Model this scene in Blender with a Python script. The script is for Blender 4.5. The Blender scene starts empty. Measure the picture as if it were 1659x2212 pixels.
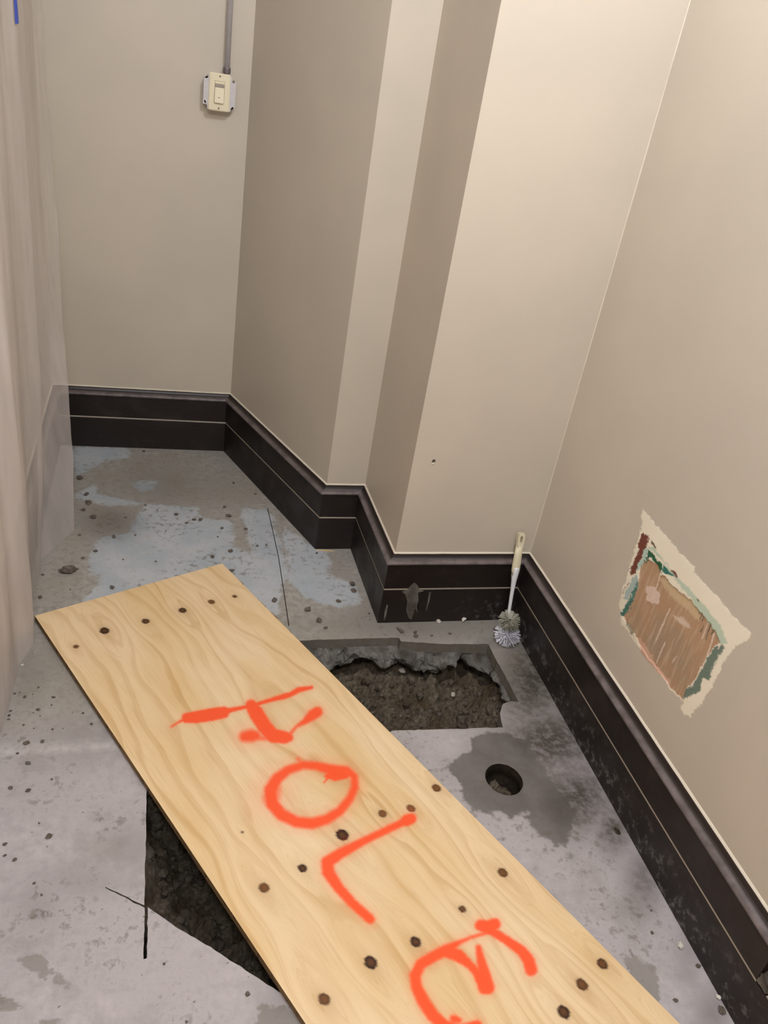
import bpy, bmesh, math, random
import numpy as np
from mathutils import Vector, Matrix, noise
from mathutils.geometry import delaunay_2d_cdt

random.seed(7); rng = np.random.default_rng(7)
D = bpy.data
SC = bpy.context.scene
COL = SC.collection
PI = math.pi

# ------------------------------------------------------------------ camera
W, H, FPX = 1659, 2212, 1767.4
CAM = np.array([0.0, 0.0, 1.6])
RT = np.array([0.9622, -0.2256, 0.1525]); UP = np.array([-0.0141, 0.5179, 0.8553]); FW = np.array([0.2719, 0.8252, -0.4952])
RT = RT / np.linalg.norm(RT); FW = FW - RT * (FW @ RT); FW /= np.linalg.norm(FW); UP = np.cross(RT, FW)
cam = D.objects.new('camera', D.cameras.new('camera')); COL.objects.link(cam)
cam.data.sensor_fit = 'VERTICAL'; cam.data.sensor_height = 36.0; cam.data.lens = 36.0 * FPX / H
cam.data.clip_start = 0.01
cam.matrix_world = Matrix(((RT[0], UP[0], -FW[0], 0), (RT[1], UP[1], -FW[1], 0), (RT[2], UP[2], -FW[2], 1.6), (0, 0, 0, 1)))
SC.camera = cam

# ------------------------------------------------------------------ world, lamp, exposure
wd = D.worlds.new('world'); SC.world = wd; wd.use_nodes = True
wd.node_tree.nodes['Background'].inputs[0].default_value = (1.0, 0.95, 0.9, 1)
wd.node_tree.nodes['Background'].inputs[1].default_value = 0.05
SC.view_settings.view_transform = 'Standard'; SC.view_settings.look = 'None'
SC.view_settings.gamma = 1.0; SC.view_settings.use_curve_mapping = False
SC.view_settings.exposure = 0.25
for lx, ly, lw in ((0.60, 1.02, 62.0), (-0.10, -0.50, 60.0)):          # ceiling globe over the trench, and an added unseen fill behind the camera
    la = D.lights.new('globe_and_fill_light', 'POINT'); la.shadow_soft_size = 0.11
    la.energy = lw; la.color = (0.87, 0.90, 1.0)
    lo = D.objects.new('globe_and_fill_light', la); COL.objects.link(lo); lo.location = (lx, ly, 2.78)

# ------------------------------------------------------------------ helpers: pixels and places
def ray(p): return (p[0] - W / 2) / FPX * RT - (p[1] - H / 2) / FPX * UP + FW
def on_z(p, z=0.0): d = ray(p); return CAM + d * (z - CAM[2]) / d[2]
def on_x(p, x): d = ray(p); return CAM + d * x / d[0]
def on_y(p, y): d = ray(p); return CAM + d * y / d[1]
def to_px(P):
    d = np.asarray(P, float) - CAM; z = d @ FW
    return np.stack([W / 2 + FPX * (d @ RT) / z, H / 2 - FPX * (d @ UP) / z], -1)
def crop(pts, ox, oy, s): return [(ox + x * s, oy + y * s) for x, y in pts]
def lin(r, g, b):
    return tuple((c / 255 / 12.92) if c / 255 <= 0.04045 else ((c / 255 + 0.055) / 1.055) ** 2.4 for c in (r, g, b))
def inpoly(P, poly):
    x, y = P[:, 0], P[:, 1]; r = np.zeros(len(P), bool); n = len(poly); j = n - 1
    for i in range(n):
        xi, yi = poly[i]; xj, yj = poly[j]
        if yi != yj:
            c = ((yi > y) != (yj > y)) & (x < (xj - xi) * (y - yi) / (yj - yi) + xi); r ^= c
        j = i
    return r
def segdist(P, a, b):
    a = np.asarray(a, float); b = np.asarray(b, float); d = b - a; L = d @ d
    t = np.clip(((P - a) @ d) / L, 0, 1) if L > 0 else np.zeros(len(P))
    return np.linalg.norm(P - a - t[:, None] * d, axis=1), t
def sdf(P, poly):
    m = np.full(len(P), 1e9)
    for i in range(len(poly)): m = np.minimum(m, segdist(P, poly[i - 1], poly[i])[0])
    return np.where(inpoly(P, poly), m, -m)
def vnoise(P, scale, octv=4, seed=0.0):
    return np.array([noise.fractal(Vector((p[0] * scale + seed, p[1] * scale, (p[2] if len(p) > 2 else 0.0) * scale)), 0.9, 2.0, octv) for p in P])

# ------------------------------------------------------------------ helpers: objects
def mesh_obj(name, verts, faces, mat, parent=None, smooth=False):
    me = D.meshes.new(name); me.from_pydata([tuple(map(float, v)) for v in verts], [], [tuple(f) for f in faces]); me.update()
    return link(name, me, mat, parent, smooth)
def link(name, me, mat, parent=None, smooth=False):
    o = D.objects.new(name, me); COL.objects.link(o)
    if mat is not None and not me.materials: me.materials.append(mat)
    if smooth: me.polygons.foreach_set('use_smooth', [True] * len(me.polygons))
    if parent is not None:
        o.parent = parent; o.matrix_parent_inverse = Matrix.Translation(parent.location).inverted() if parent.type == 'EMPTY' and parent.rotation_euler[2] == 0 else Matrix()
    return o
def bm_obj(name, bm, mat, parent=None, smooth=False):
    bmesh.ops.recalc_face_normals(bm, faces=bm.faces)
    me = D.meshes.new(name); bm.to_mesh(me); bm.free(); return link(name, me, mat, parent, smooth)
def empty(name, loc, label, cat, group=None):
    o = D.objects.new(name, None); COL.objects.link(o); o.location = loc; o.empty_display_size = 0.05
    tag(o, label, cat, group); return o
def tag(o, label, cat, group=None):
    o['label'] = label; o['category'] = cat
    if group: o['group'] = group
    return o
def struct(o, label=None):
    o['kind'] = 'structure'
    if label: o['label'] = label
    return o
def set_attr(me, name, arr, typ='FLOAT'):
    a = me.attributes.new(name, typ, 'POINT')
    key = {'FLOAT': 'value', 'FLOAT_VECTOR': 'vector', 'FLOAT_COLOR': 'color'}[typ]
    a.data.foreach_set(key, np.asarray(arr, np.float32).ravel())
def box(bm, c, s, rot=None):
    r = bmesh.ops.create_cube(bm, size=1.0)
    M = Matrix.Translation(c) @ (rot.to_4x4() if rot else Matrix()) @ Matrix.Diagonal((*s, 1))
    bmesh.ops.transform(bm, matrix=M, verts=r['verts']); return r['verts']
def lathe(bm, prof, axis_pts, n=20, cap=True):
    """rings: list of (centre, radius_x, radius_y) swept along a path"""
    rings = []
    m = len(axis_pts)
    for i, (c, rad) in enumerate(zip(axis_pts, prof)):
        c = Vector(c); a = Vector(axis_pts[max(i - 1, 0)]); b = Vector(axis_pts[min(i + 1, m - 1)])
        t = (b - a).normalized(); u = t.orthogonal().normalized() if abs(t.x) > 0.9 else Vector((1, 0, 0))
        u = (u - t * u.dot(t)).normalized(); v = t.cross(u)
        rx, ry = rad if isinstance(rad, tuple) else (rad, rad)
        rings.append([bm.verts.new(c + u * rx * math.cos(2 * PI * k / n) + v * ry * math.sin(2 * PI * k / n)) for k in range(n)])
    for r0, r1 in zip(rings, rings[1:]):
        for k in range(n): bm.faces.new((r0[k], r0[(k + 1) % n], r1[(k + 1) % n], r1[k]))
    if cap: bm.faces.new(rings[0][::-1]); bm.faces.new(rings[-1])

# ------------------------------------------------------------------ helpers: materials
class NT:
    def __init__(s, name, rough=0.7, spec=0.3):
        s.m = D.materials.new(name); s.m.use_nodes = True; s.t = s.m.node_tree; s.N = s.t.nodes
        s.b = s.N['Principled BSDF']; s.b.inputs['Roughness'].default_value = rough; s.b.inputs['Specular IOR Level'].default_value = spec
    def add(s, typ, **k):
        n = s.N.new(typ)
        for a, v in k.items(): setattr(n, a, v)
        return n
    def put(s, sock, v):
        if hasattr(v, 'is_output') or isinstance(v, bpy.types.NodeSocket): s.t.links.new(v, sock)
        else:
            if isinstance(v, tuple) and len(v) == 3 and sock.type == 'RGBA': v = (*v, 1)
            sock.default_value = v
    def math(s, op, a, b=0.0, c=0.0, clamp=False):
        n = s.add('ShaderNodeMath', operation=op, use_clamp=clamp)
        for i, v in enumerate((a, b, c)): s.put(n.inputs[i], v)
        return n.outputs[0]
    def attr(s, name, out='Fac'): return s.add('ShaderNodeAttribute', attribute_name=name).outputs[out]
    def pos(s): return s.add('ShaderNodeNewGeometry').outputs['Position']
    def mapv(s, v, scale): 
        n = s.add('ShaderNodeMapping'); s.put(n.inputs['Vector'], v); n.inputs['Scale'].default_value = scale; return n.outputs[0]
    def noise(s, v, scale, detail=4.0, rough=0.55, dist=0.0, out='Fac'):
        n = s.add('ShaderNodeTexNoise'); s.put(n.inputs['Vector'], v)
        n.inputs['Scale'].default_value = scale; n.inputs['Detail'].default_value = detail; n.inputs['Roughness'].default_value = rough; n.inputs['Distortion'].default_value = dist
        return n.outputs[out]
    def voro(s, v, scale, out='Distance'):
        n = s.add('ShaderNodeTexVoronoi'); s.put(n.inputs['Vector'], v); n.inputs['Scale'].default_value = scale; return n.outputs[out]
    def ss(s, v, lo, hi, a=0.0, b=1.0):
        n = s.add('ShaderNodeMapRange', interpolation_type='SMOOTHSTEP'); s.put(n.inputs[0], v)
        for i, q in enumerate((lo, hi, a, b)): s.put(n.inputs[1 + i], q)
        return n.outputs[0]
    def mix(s, f, a, b, typ='MIX'):
        n = s.add('ShaderNodeMix', data_type='RGBA', blend_type=typ); s.put(n.inputs[0], f); s.put(n.inputs[6], a); s.put(n.inputs[7], b); return n.outputs[2]
    def color(s, v): s.put(s.b.inputs['Base Color'], v); return s
    def bump(s, h, strength=0.3, dist=0.002):
        n = s.add('ShaderNodeBump'); s.put(n.inputs['Height'], h); n.inputs['Strength'].default_value = strength; n.inputs['Distance'].default_value = dist
        s.t.links.new(n.outputs[0], s.b.inputs['Normal']); return s

WALL_COL = lin(196, 184, 163)
def wall_nodes(k):
    p = k.pos()
    big = k.noise(p, 2.2, 3); fine = k.noise(p, 140, 2)
    c = k.mix(k.ss(big, 0.35, 0.65), lin(194, 185, 169), lin(200, 190, 173))
    h = k.math('ADD', k.math('MULTIPLY', fine, 0.35), k.math('MULTIPLY', k.noise(p, 28, 3), 0.65))
    return c, h
def m_wall():
    k = NT('painted_wall', 0.42, 0.35); c, h = wall_nodes(k); k.color(c); k.bump(h, 0.22, 0.002); return k.m
def m_patch():
    k = NT('scraped_paint', 0.6, 0.25); c, h = wall_nodes(k)
    p = k.pos()
    pc = k.attr('pcol', 'Color')
    streak = k.noise(k.mapv(p, (1, 90, 12)), 1.0, 4)
    pc = k.mix(k.math('MULTIPLY', k.ss(streak, 0.45, 0.7), k.attr('plaster')), pc, lin(206, 186, 160))
    k.color(k.mix(k.attr('pmask'), c, pc)); k.bump(h, 0.25, 0.002); return k.m
def m_simple(name, col, rough=0.5, spec=0.4, metal=0.0, var=0.08, scale=40, bump=0.1, sub=None):
    k = NT(name, rough, spec); p = k.pos(); n = k.noise(p, scale, 4)
    d = tuple(max(0.0, c * (1 - var)) for c in col); u = tuple(min(1.0, c * (1 + var)) for c in col)
    k.color(k.mix(n, d, u)); k.b.inputs['Metallic'].default_value = metal
    if bump: k.bump(n, bump, 0.001)
    return k.m
def m_board():
    k = NT('dark_baseboard', 0.42, 0.4); p = k.pos()
    g = k.noise(k.mapv(p, (30, 30, 160)), 1.0, 4); blot = k.noise(p, 9, 4)
    c = k.mix(g, lin(24, 19, 17), lin(42, 33, 29))
    speck = k.ss(k.noise(p, 95, 3, 0.7), 0.67, 0.74)
    dust = k.math('MULTIPLY', k.ss(blot, 0.5, 0.75), 0.28)
    z = k.add('ShaderNodeSeparateXYZ'); k.put(z.inputs[0], p)
    low = k.ss(z.outputs[2], 0.02, 0.14, 1.0, 0.0)
    wall_r = k.ss(z.outputs[0], 0.9, 1.13)
    wear = k.math('MULTIPLY', k.math('MULTIPLY', k.ss(k.noise(p, 38, 5, 0.7), 0.52, 0.66), low), k.math('MULTIPLY', wall_r, 0.75))
    c = k.mix(dust, c, lin(70, 63, 58)); c = k.mix(k.math('MULTIPLY', speck, 0.35), c, lin(120, 115, 108)); c = k.mix(wear, c, lin(118, 116, 110))
    k.color(c); k.put(k.b.inputs['Roughness'], k.ss(blot, 0.3, 0.7, 0.35, 0.6)); k.bump(g, 0.1, 0.001); return k.m
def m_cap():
    k = NT('worn_highlit_cap', 0.38, 0.45); p = k.pos(); z = k.add('ShaderNodeSeparateXYZ'); k.put(z.inputs[0], p)
    d = k.math('MULTIPLY', k.ss(z.outputs[2], 0.2245, 0.2285), k.ss(z.outputs[2], 0.2425, 0.2355))  # nose band by height: grey wear with its highlight painted in
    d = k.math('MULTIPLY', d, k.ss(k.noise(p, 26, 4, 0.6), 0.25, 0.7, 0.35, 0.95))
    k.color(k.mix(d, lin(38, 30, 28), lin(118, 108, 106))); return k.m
def m_floor():
    k = NT('worn_concrete', 0.62, 0.3); p = k.pos()
    n1 = k.noise(p, 7, 5, 0.6); n2 = k.noise(p, 42, 5, 0.65); n3 = k.noise(p, 160, 3)
    edge = k.math('ADD', k.math('MULTIPLY', k.math('SUBTRACT', n1, 0.5), 0.10), k.math('MULTIPLY', k.math('SUBTRACT', n2, 0.5), 0.05))
    bare = k.mix(k.ss(n2, 0.3, 0.7), lin(142, 138, 130), lin(170, 166, 158))
    bare = k.mix(k.math('MULTIPLY', k.ss(n1, 0.45, 0.7), 0.5), bare, lin(150, 141, 126))
    coat = k.mix(k.ss(n1, 0.3, 0.7), lin(166, 176, 183), lin(186, 190, 193))
    lil = k.mix(k.ss(n2, 0.25, 0.75), lin(166, 160, 160), lin(186, 180, 180))
    lil = k.mix(k.math('MULTIPLY', k.ss(k.noise(p, 5.5, 6, 0.62), 0.50, 0.70), 0.65), lil, lin(150, 144, 138))
    base = k.mix(k.attr('near'), bare, lil)
    bm_ = k.ss(k.math('ADD', k.attr('coat'), edge), -0.009, 0.007)
    coat = k.mix(k.math('MULTIPLY', k.ss(n2, 0.52, 0.68), 0.45), coat, lin(150, 146, 138))
    c = k.mix(k.math('MULTIPLY', bm_, 0.86), base, coat)
    e2 = k.math('MULTIPLY', edge, 0.75)
    st = k.math('MULTIPLY', k.ss(k.math('ADD', k.attr('stain'), e2), -0.003, 0.004), 0.8)
    c = k.mix(st, c, lin(137, 131, 124))
    gr = k.math('MULTIPLY', k.attr('grime'), k.ss(n2, 0.3, 0.65, 0.6, 1.1), 0, True)
    c = k.mix(gr, c, lin(64, 59, 51))
    wm = k.ss(k.math('ADD', k.attr('wet'), e2), -0.006, 0.006)
    c = k.mix(k.math('MULTIPLY', wm, 0.8), c, k.mix(k.ss(n1, 0.35, 0.65), lin(78, 74, 69), lin(102, 98, 94)))
    dirt = k.math('MULTIPLY', k.ss(n2, 0.50, 0.66), k.ss(k.noise(p, 3.6, 3), 0.42, 0.60))
    c = k.mix(k.math('MULTIPLY', dirt, 0.62), c, lin(104, 97, 88))
    rd = k.attr('ridge'); c = k.mix(k.math('MULTIPLY', rd, k.ss(n2, 0.3, 0.6, 0.3, 0.9)), c, lin(206, 200, 196))
    speck = k.ss(k.noise(p, 75, 2, 0.6), 0.70, 0.75)
    c = k.mix(k.math('MULTIPLY', speck, 0.6), c, lin(74, 68, 62))
    k.color(c)
    k.put(k.b.inputs['Roughness'], k.ss(wm, 0.0, 1.0, 0.62, 0.42))
    hh = k.math('ADD', k.math('ADD', k.math('MULTIPLY', n2, 0.5), k.math('MULTIPLY', n3, 0.2)), k.math('MULTIPLY', bm_, 0.25))
    k.bump(hh, 0.45, 0.003); return k.m
def m_rough(name, c0, c1, c2, s=60, bump=1.0, dist=0.004):
    k = NT(name, 0.9, 0.15); p = k.pos(); n = k.noise(p, s, 6, 0.7); v = k.noise(p, s * 0.25, 4)
    c = k.mix(k.ss(n, 0.3, 0.7), c0, c1); c = k.mix(k.ss(v, 0.45, 0.7), c, c2); k.color(c); k.bump(n, bump, dist); return k.m
def m_plywood():
    k = NT('plywood_face', 0.55, 0.25)
    g = k.attr('grain', 'Vector')
    sx = k.add('ShaderNodeSeparateXYZ'); k.put(sx.inputs[0], g); u, v = sx.outputs[0], sx.outputs[1]
    wob = k.noise(k.mapv(g, (3.2, 1.1, 1)), 1.0, 2, 0.4); wob2 = k.noise(k.mapv(g, (14, 4.0, 1)), 1.0, 2, 0.5)
    uu = k.math('ADD', k.math('ADD', u, k.math('MULTIPLY', k.math('SUBTRACT', wob, 0.5), 0.42)), k.math('MULTIPLY', k.math('SUBTRACT', wob2, 0.5), 0.05))
    cv = k.add('ShaderNodeCombineXYZ'); k.put(cv.inputs[0], k.math('MULTIPLY', uu, 46.0)); k.put(cv.inputs[1], k.math('MULTIPLY', v, 0.35))
    ring = k.noise(cv.outputs[0], 1.0, 2, 0.5)
    ph = k.math('FRACT', k.math('MULTIPLY', uu, 21.0))
    late = k.math('MULTIPLY', k.ss(ph, 0.15, 0.86), k.ss(ph, 1.0, 0.86))
    late = k.math('MULTIPLY', late, k.ss(ring, 0.32, 0.6))
    broad = k.noise(k.mapv(g, (5, 1.6, 1)), 1.0, 3)
    fib = k.noise(k.mapv(g, (420, 9, 1)), 1.0, 3)
    c = k.mix(k.ss(broad, 0.3, 0.7), lin(233, 209, 170), lin(222, 191, 140))
    c = k.mix(k.math('MULTIPLY', late, k.ss(broad, 0.3, 0.7, 0.28, 0.58)), c, lin(192, 148, 90))
    c = k.mix(k.math('MULTIPLY', k.ss(fib, 0.45, 0.75), 0.22), c, lin(176, 134, 82))
    sap = k.ss(k.noise(k.mapv(g, (7, 3.0, 1)), 1.0, 3), 0.58, 0.75)
    c = k.mix(k.math('MULTIPLY', sap, 0.35), c, lin(232, 208, 168))
    c = k.mix(k.attr('halo'), c, lin(150, 98, 46))
    kn = k.attr('knot'); dk = k.attr('kdark')
    c = k.mix(kn, c, k.mix(dk, lin(128, 86, 44), lin(48, 24, 16)))
    pa = k.attr('paint')
    c = k.mix(pa, c, lin(246, 86, 42))
    k.color(c); k.put(k.b.inputs['Roughness'], k.ss(pa, 0.0, 1.0, 0.55, 0.7))
    k.bump(k.math('ADD', fib, k.math('MULTIPLY', late, 0.5)), 0.12, 0.001); return k.m
def m_sheet():
    k = NT('milky_plastic', 0.4, 0.4); t = k.t; out = k.N['Material Output']; p = k.pos()
    n = k.noise(k.mapv(p, (6, 6, 1.6)), 1.0, 3); cr = k.noise(k.mapv(p, (30, 30, 9)), 1.0, 3, 0.5, 0.6)
    bp = k.add('ShaderNodeBump'); k.put(bp.inputs['Height'], cr); bp.inputs['Strength'].default_value = 0.25; bp.inputs['Distance'].default_value = 0.004
    dif = k.add('ShaderNodeBsdfDiffuse'); tl = k.add('ShaderNodeBsdfTranslucent'); gl = k.add('ShaderNodeBsdfGlossy'); tr = k.add('ShaderNodeBsdfTransparent')
    dif.inputs[0].default_value = (0.93, 0.86, 0.82, 1); tl.inputs[0].default_value = (0.90, 0.84, 0.80, 1); gl.inputs['Roughness'].default_value = 0.28
    for q in (dif, tl, gl): t.links.new(bp.outputs[0], q.inputs['Normal'])
    def mx(f, a, b):
        q = k.add('ShaderNodeMixShader'); k.put(q.inputs[0], f); t.links.new(a, q.inputs[1]); t.links.new(b, q.inputs[2]); return q.outputs[0]
    body = mx(0.3, dif.outputs[0], tl.outputs[0]); body = mx(0.08, body, gl.outputs[0])
    yz = k.add('ShaderNodeSeparateXYZ'); k.put(yz.inputs[0], p)
    f = k.math('ADD', k.ss(n, 0.3, 0.7, 0.42, 0.62), k.ss(yz.outputs[1], 2.3, 2.0, 0.0, 0.28))
    t.links.new(mx(f, tr.outputs[0], body), out.inputs['Surface']); return k.m

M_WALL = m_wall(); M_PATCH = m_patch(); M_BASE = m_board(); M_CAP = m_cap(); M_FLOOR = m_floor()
M_CEIL = m_simple('ceiling_paint', lin(186, 180, 170), 0.8, 0.2, bump=0.05)
M_GROUT = m_simple('pale_grout', lin(178, 168, 152), 0.8, 0.2, scale=90, var=0.2)
M_CAULK = m_simple('cream_caulk', lin(208, 199, 180), 0.6, 0.3, scale=70, var=0.1)
M_SAW = m_simple('sawn_concrete', lin(112, 107, 98), 0.8, 0.2, scale=50, var=0.3, bump=0.3)
M_BROKEN = m_rough('broken_concrete', lin(86, 83, 78), lin(130, 128, 123), lin(66, 60, 53), 70, 1.0, 0.006)
M_SOIL = m_rough('damp_soil', lin(66, 59, 49), lin(122, 112, 96), lin(84, 72, 56), 55, 1.0, 0.008)
M_CRUMB = m_rough('concrete_crumb', lin(84, 76, 68), lin(120, 110, 100), lin(96, 86, 76), 120, 0.6, 0.002)
M_CRUMBW = m_rough('pale_crumb', lin(190, 184, 174), lin(214, 208, 198), lin(176, 168, 156), 120, 0.6, 0.002)
M_PLY = m_plywood()
def m_plyedge():
    k = NT('plywood_edge', 0.8, 0.15); p = k.pos(); z = k.add('ShaderNodeSeparateXYZ'); k.put(z.inputs[0], p)
    b = k.math('FRACT', k.math('MULTIPLY', z.outputs[2], 190.0)); n = k.noise(p, 60, 4)
    c = k.mix(k.ss(b, 0.45, 0.55), lin(150, 122, 86), lin(104, 80, 54)); c = k.mix(k.ss(n, 0.5, 0.7), c, lin(70, 58, 46)); k.color(c); return k.m
M_EDGE = m_plyedge()
M_SHEET = m_sheet()
M_TAPE = m_simple('blue_masking_tape', lin(70, 92, 190), 0.6, 0.3, scale=60)
M_ALMOND = m_simple('almond_plastic', lin(228, 218, 188), 0.4, 0.5, var=0.03, bump=0)
M_LENS = m_simple('sensor_lens', lin(160, 150, 140), 0.2, 0.6, var=0.03, bump=0)
M_GALV = m_simple('galvanised_steel', lin(204, 202, 204), 0.36, 0.6, 0.25, var=0.15, scale=60, bump=0.05)
M_SCREW = m_simple('screw_metal', lin(130, 122, 104), 0.35, 0.5, 0.7, bump=0)
M_DARK = m_simple('dark_void', lin(26, 22, 20), 0.9, 0.1, bump=0)
M_BRW = m_simple('white_brush_plastic', lin(212, 214, 216), 0.4, 0.5, var=0.12, scale=90)
M_BRC = m_simple('cream_grip', lin(206, 198, 168), 0.45, 0.4, var=0.04)
M_BRI = m_simple('white_bristle', lin(214, 214, 220), 0.6, 0.3, var=0.1, bump=0)
M_BRG = m_simple('grubby_bristle', lin(160, 158, 142), 0.6, 0.3, var=0.2, scale=120, bump=0)
M_MORTAR = m_rough('mortar', lin(92, 88, 82), lin(128, 124, 116), lin(70, 64, 58), 60, 0.8, 0.003)

# ------------------------------------------------------------------ room shell
ZC = 3.0
P = [(-0.385, 3.176), (0.3014, 3.172), (0.5772, 2.426), (0.7147, 2.428), (0.7190, 2.0015), (1.1732, 2.0025), (1.1732, -2.0), (-0.385, -2.0)]
NAMES = ['back', 'angled', 'pilaster', 'pilaster_side', 'alcove', 'right', 'front', 'left']
P = [np.array(p) for p in P]; NP = len(P)
nr = []
for i in range(NP):
    d = P[(i + 1) % NP] - P[i]; d = d / np.linalg.norm(d); nr.append(np.array([d[1], -d[0]]))   # into the room
MIT = []
for i in range(NP):
    a, b = nr[i - 1], nr[i]; MIT.append((a + b) / (1 + a @ b))
PATCH = (1.04, 1.585, 0.355, 0.735)       # y0 y1 z0 z1 on the right wall
walls = {}
for i, nm in enumerate(NAMES):
    j = (i + 1) % NP; a, b = P[i], P[j]; oa, ob = a - 0.10 * MIT[i], b - 0.10 * MIT[j]
    V = [(*a, 0), (*b, 0), (*b, ZC), (*a, ZC), (*oa, 0), (*ob, 0), (*ob, ZC), (*oa, ZC)]
    F = [(4, 5, 6, 7), (0, 4, 7, 3), (1, 2, 6, 5), (3, 7, 6, 2), (0, 1, 5, 4)]
    if nm == 'right':
        y0, y1, z0, z1 = PATCH; x = a[0]; n = len(V)
        V += [(x, y1, z0), (x, y0, z0), (x, y0, z1), (x, y1, z1)]
        F += [(0, 1, n + 1, n), (1, 2, n + 2, n + 1), (2, 3, n + 3, n + 2), (3, 0, n, n + 3)]
    elif nm == 'alcove':
        c = on_y((937, 997), 2.002); r = 0.0058; n = len(V); K = 16
        hx, hz = c[0], c[2]
        for q in range(K): V.append((hx + r * math.cos(2 * PI * q / K), 2.002, hz + r * 1.15 * math.sin(2 * PI * q / K)))
        for q in range(K): V.append((hx + r * math.cos(2 * PI * q / K), 2.03, hz + r * 1.15 * math.sin(2 * PI * q / K)))
        V.append((hx, 2.03, hz)); cb = len(V) - 1
        for q in range(K):
            F.append((n + q, n + (q + 1) % K, n + K + (q + 1) % K, n + K + q)); F.append((n + K + q, n + K + (q + 1) % K, cb))
        cor = [1, 2, 3, 0]          # quadrants: +x+z, -x+z ... built as fans from each corner
        quads = {2: range(0, 4), 3: range(4, 8), 0: range(8, 12), 1: range(12, 16)}
        for cv, rr in quads.items():
            for q in rr: F.append((cv, n + (q + 1) % K, n + q))
        F += [(2, 3, n + 4), (3, 0, n + 8), (0, 1, n + 12), (1, 2, n)]
    else:
        F.append((0, 3, 2, 1))
    bm = bmesh.new(); vs = [bm.verts.new(v) for v in V]
    for f in F: bm.faces.new([vs[q] for q in f])
    walls[nm] = struct(bm_obj('wall_' + nm, bm, M_WALL))
ce = bmesh.new(); cv = [ce.verts.new((*p, ZC)) for p in P]; ce.faces.new(cv)
r = bmesh.ops.extrude_face_region(ce, geom=ce.faces[:]); bmesh.ops.translate(ce, verts=[v for v in r['geom'] if isinstance(v, bmesh.types.BMVert)], vec=(0, 0, 0.08))
struct(bm_obj('ceiling', ce, M_CEIL))
# caulk line in the corner of alcove and right wall, paint chip under the screw hole
bm = bmesh.new(); cx, cy = P[5]
K = 40; prev = None
for q in range(K + 1):
    z = 0.262 + (ZC - 0.27) * q / K; w = 0.0021 + 0.0010 * noise.noise(Vector((0, 0, z * 9)))
    rg = [bm.verts.new((cx - w, cy - 0.0002, z)), bm.verts.new((cx - w * 0.5, cy - w * 0.5, z)), bm.verts.new((cx - 0.0002, cy - w, z))]
    if prev: 
        for a in range(2): bm.faces.new((prev[a], prev[a + 1], rg[a + 1], rg[a]))
    prev = rg
bm_obj('corner_caulk', bm, M_CAULK, walls['right'], True)
hole = on_y((937, 997), 2.002)
bm = bmesh.new(); bmesh.ops.create_icosphere(bm, subdivisions=2, radius=1.0)
for v in bm.verts: v.co = Vector((hole[0] - 0.001 + v.co.x * 0.004, 2.0015 + v.co.y * 0.0015, hole[2] - 0.0075 + v.co.z * 0.004)) + v.co * 0.0006 * noise.noise(v.co * 3)
bm_obj('plaster_chip', bm, M_CAULK, walls['alcove'], True)['label'] = 'pale chipped plaster under the screw hole'

# ------------------------------------------------------------------ scraped patch on the right wall
def C5(pts): return crop(pts, 1320, 1080, 320 / 1475)
y0, y1, z0, z1 = PATCH; st = 0.0016
ny = int((y1 - y0) / st) + 1; nz = int((z1 - z0) / st) + 1
YY, ZZ = np.meshgrid(np.linspace(y1, y0, ny), np.linspace(z0, z1, nz))
G3 = np.stack([np.full(YY.size, P[5][0]), YY.ravel(), ZZ.ravel()], 1); GP = to_px(G3)
nA = vnoise(G3, 55, 4, 3.1); nB = vnoise(G3, 55, 4, 9.7); nC = vnoise(G3, 210, 2, 1.7); nD = vnoise(G3, 14, 3, 5.5)
WP = GP + np.stack([nA * 4.0 + nC * 2.2, nB * 4.0 + nC * 2.2], 1)
col = np.tile(np.array(lin(238, 230, 208)), (len(GP), 1)); mask = np.zeros(len(GP)); plast = np.zeros(len(GP)); dep = np.zeros(len(GP))
def soft(poly, w=2.0): return np.clip(sdf(WP, C5(poly)) / w + 0.5, 0, 1)
def layer(poly, c, w=1.6, k=1.0):
    a = soft(poly, w) * k; col[:] = col * (1 - a[:, None]) + np.array(c) * a[:, None]; return a
outer = [(310,90),(420,220),(560,370),(680,530),(830,660),(835,730),(960,860),(1080,990),(1170,1120),(1390,1330),(1370,1380),(1240,1450),(1130,1600),(1010,1850),(900,2030),(780,2170),(690,2080),(720,2010),(600,1900),(400,1630),(280,1480),(220,1390),(150,1300),(100,1220),(85,1050),(110,900),(180,700),(230,500),(270,380),(300,220)]
mask = np.maximum(mask, soft(outer, 2.4))
col += (0.03 * nD)[:, None]
tan = [(350,590),(480,640),(490,740),(560,800),(700,930),(800,1010),(880,1100),(1000,1250),(1080,1400),(1010,1480),(960,1540),(900,1650),(850,1750),(760,1870),(710,2000),(600,1890),(400,1600),(280,1440),(240,1340),(150,1220),(120,1150),(180,1050),(250,880),(280,740),(310,640)]
a = layer(tan, lin(180, 146, 114)); plast = np.maximum(plast, a * 0.8); dep = np.maximum(dep, a)
gs = np.clip(0.55 + 0.9 * nD, 0, 1)
low = soft([(180,1050),(400,1050),(700,1300),(850,1600),(760,1870),(600,1890),(400,1600),(240,1340),(150,1220)], 30) * gs
col[:] = col * (1 - 0.85 * low[:, None]) + np.array(lin(160, 142, 118)) * 0.85 * low[:, None]
layer([(480,760),(560,800),(700,930),(800,1010),(900,1180),(860,1200),(740,1080),(600,970),(520,860)], lin(208, 186, 146), 6, 0.75)
layer([(310,330),(370,350),(370,430),(340,490),(300,580),(250,720),(210,750),(195,690),(240,570),(290,500),(275,430)], lin(118, 68, 54))
layer([(600,690),(660,720),(665,770),(620,770)], lin(118, 72, 60)); layer([(190,790),(150,880),(120,950),(130,900),(165,830)], lin(124, 84, 74))
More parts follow.
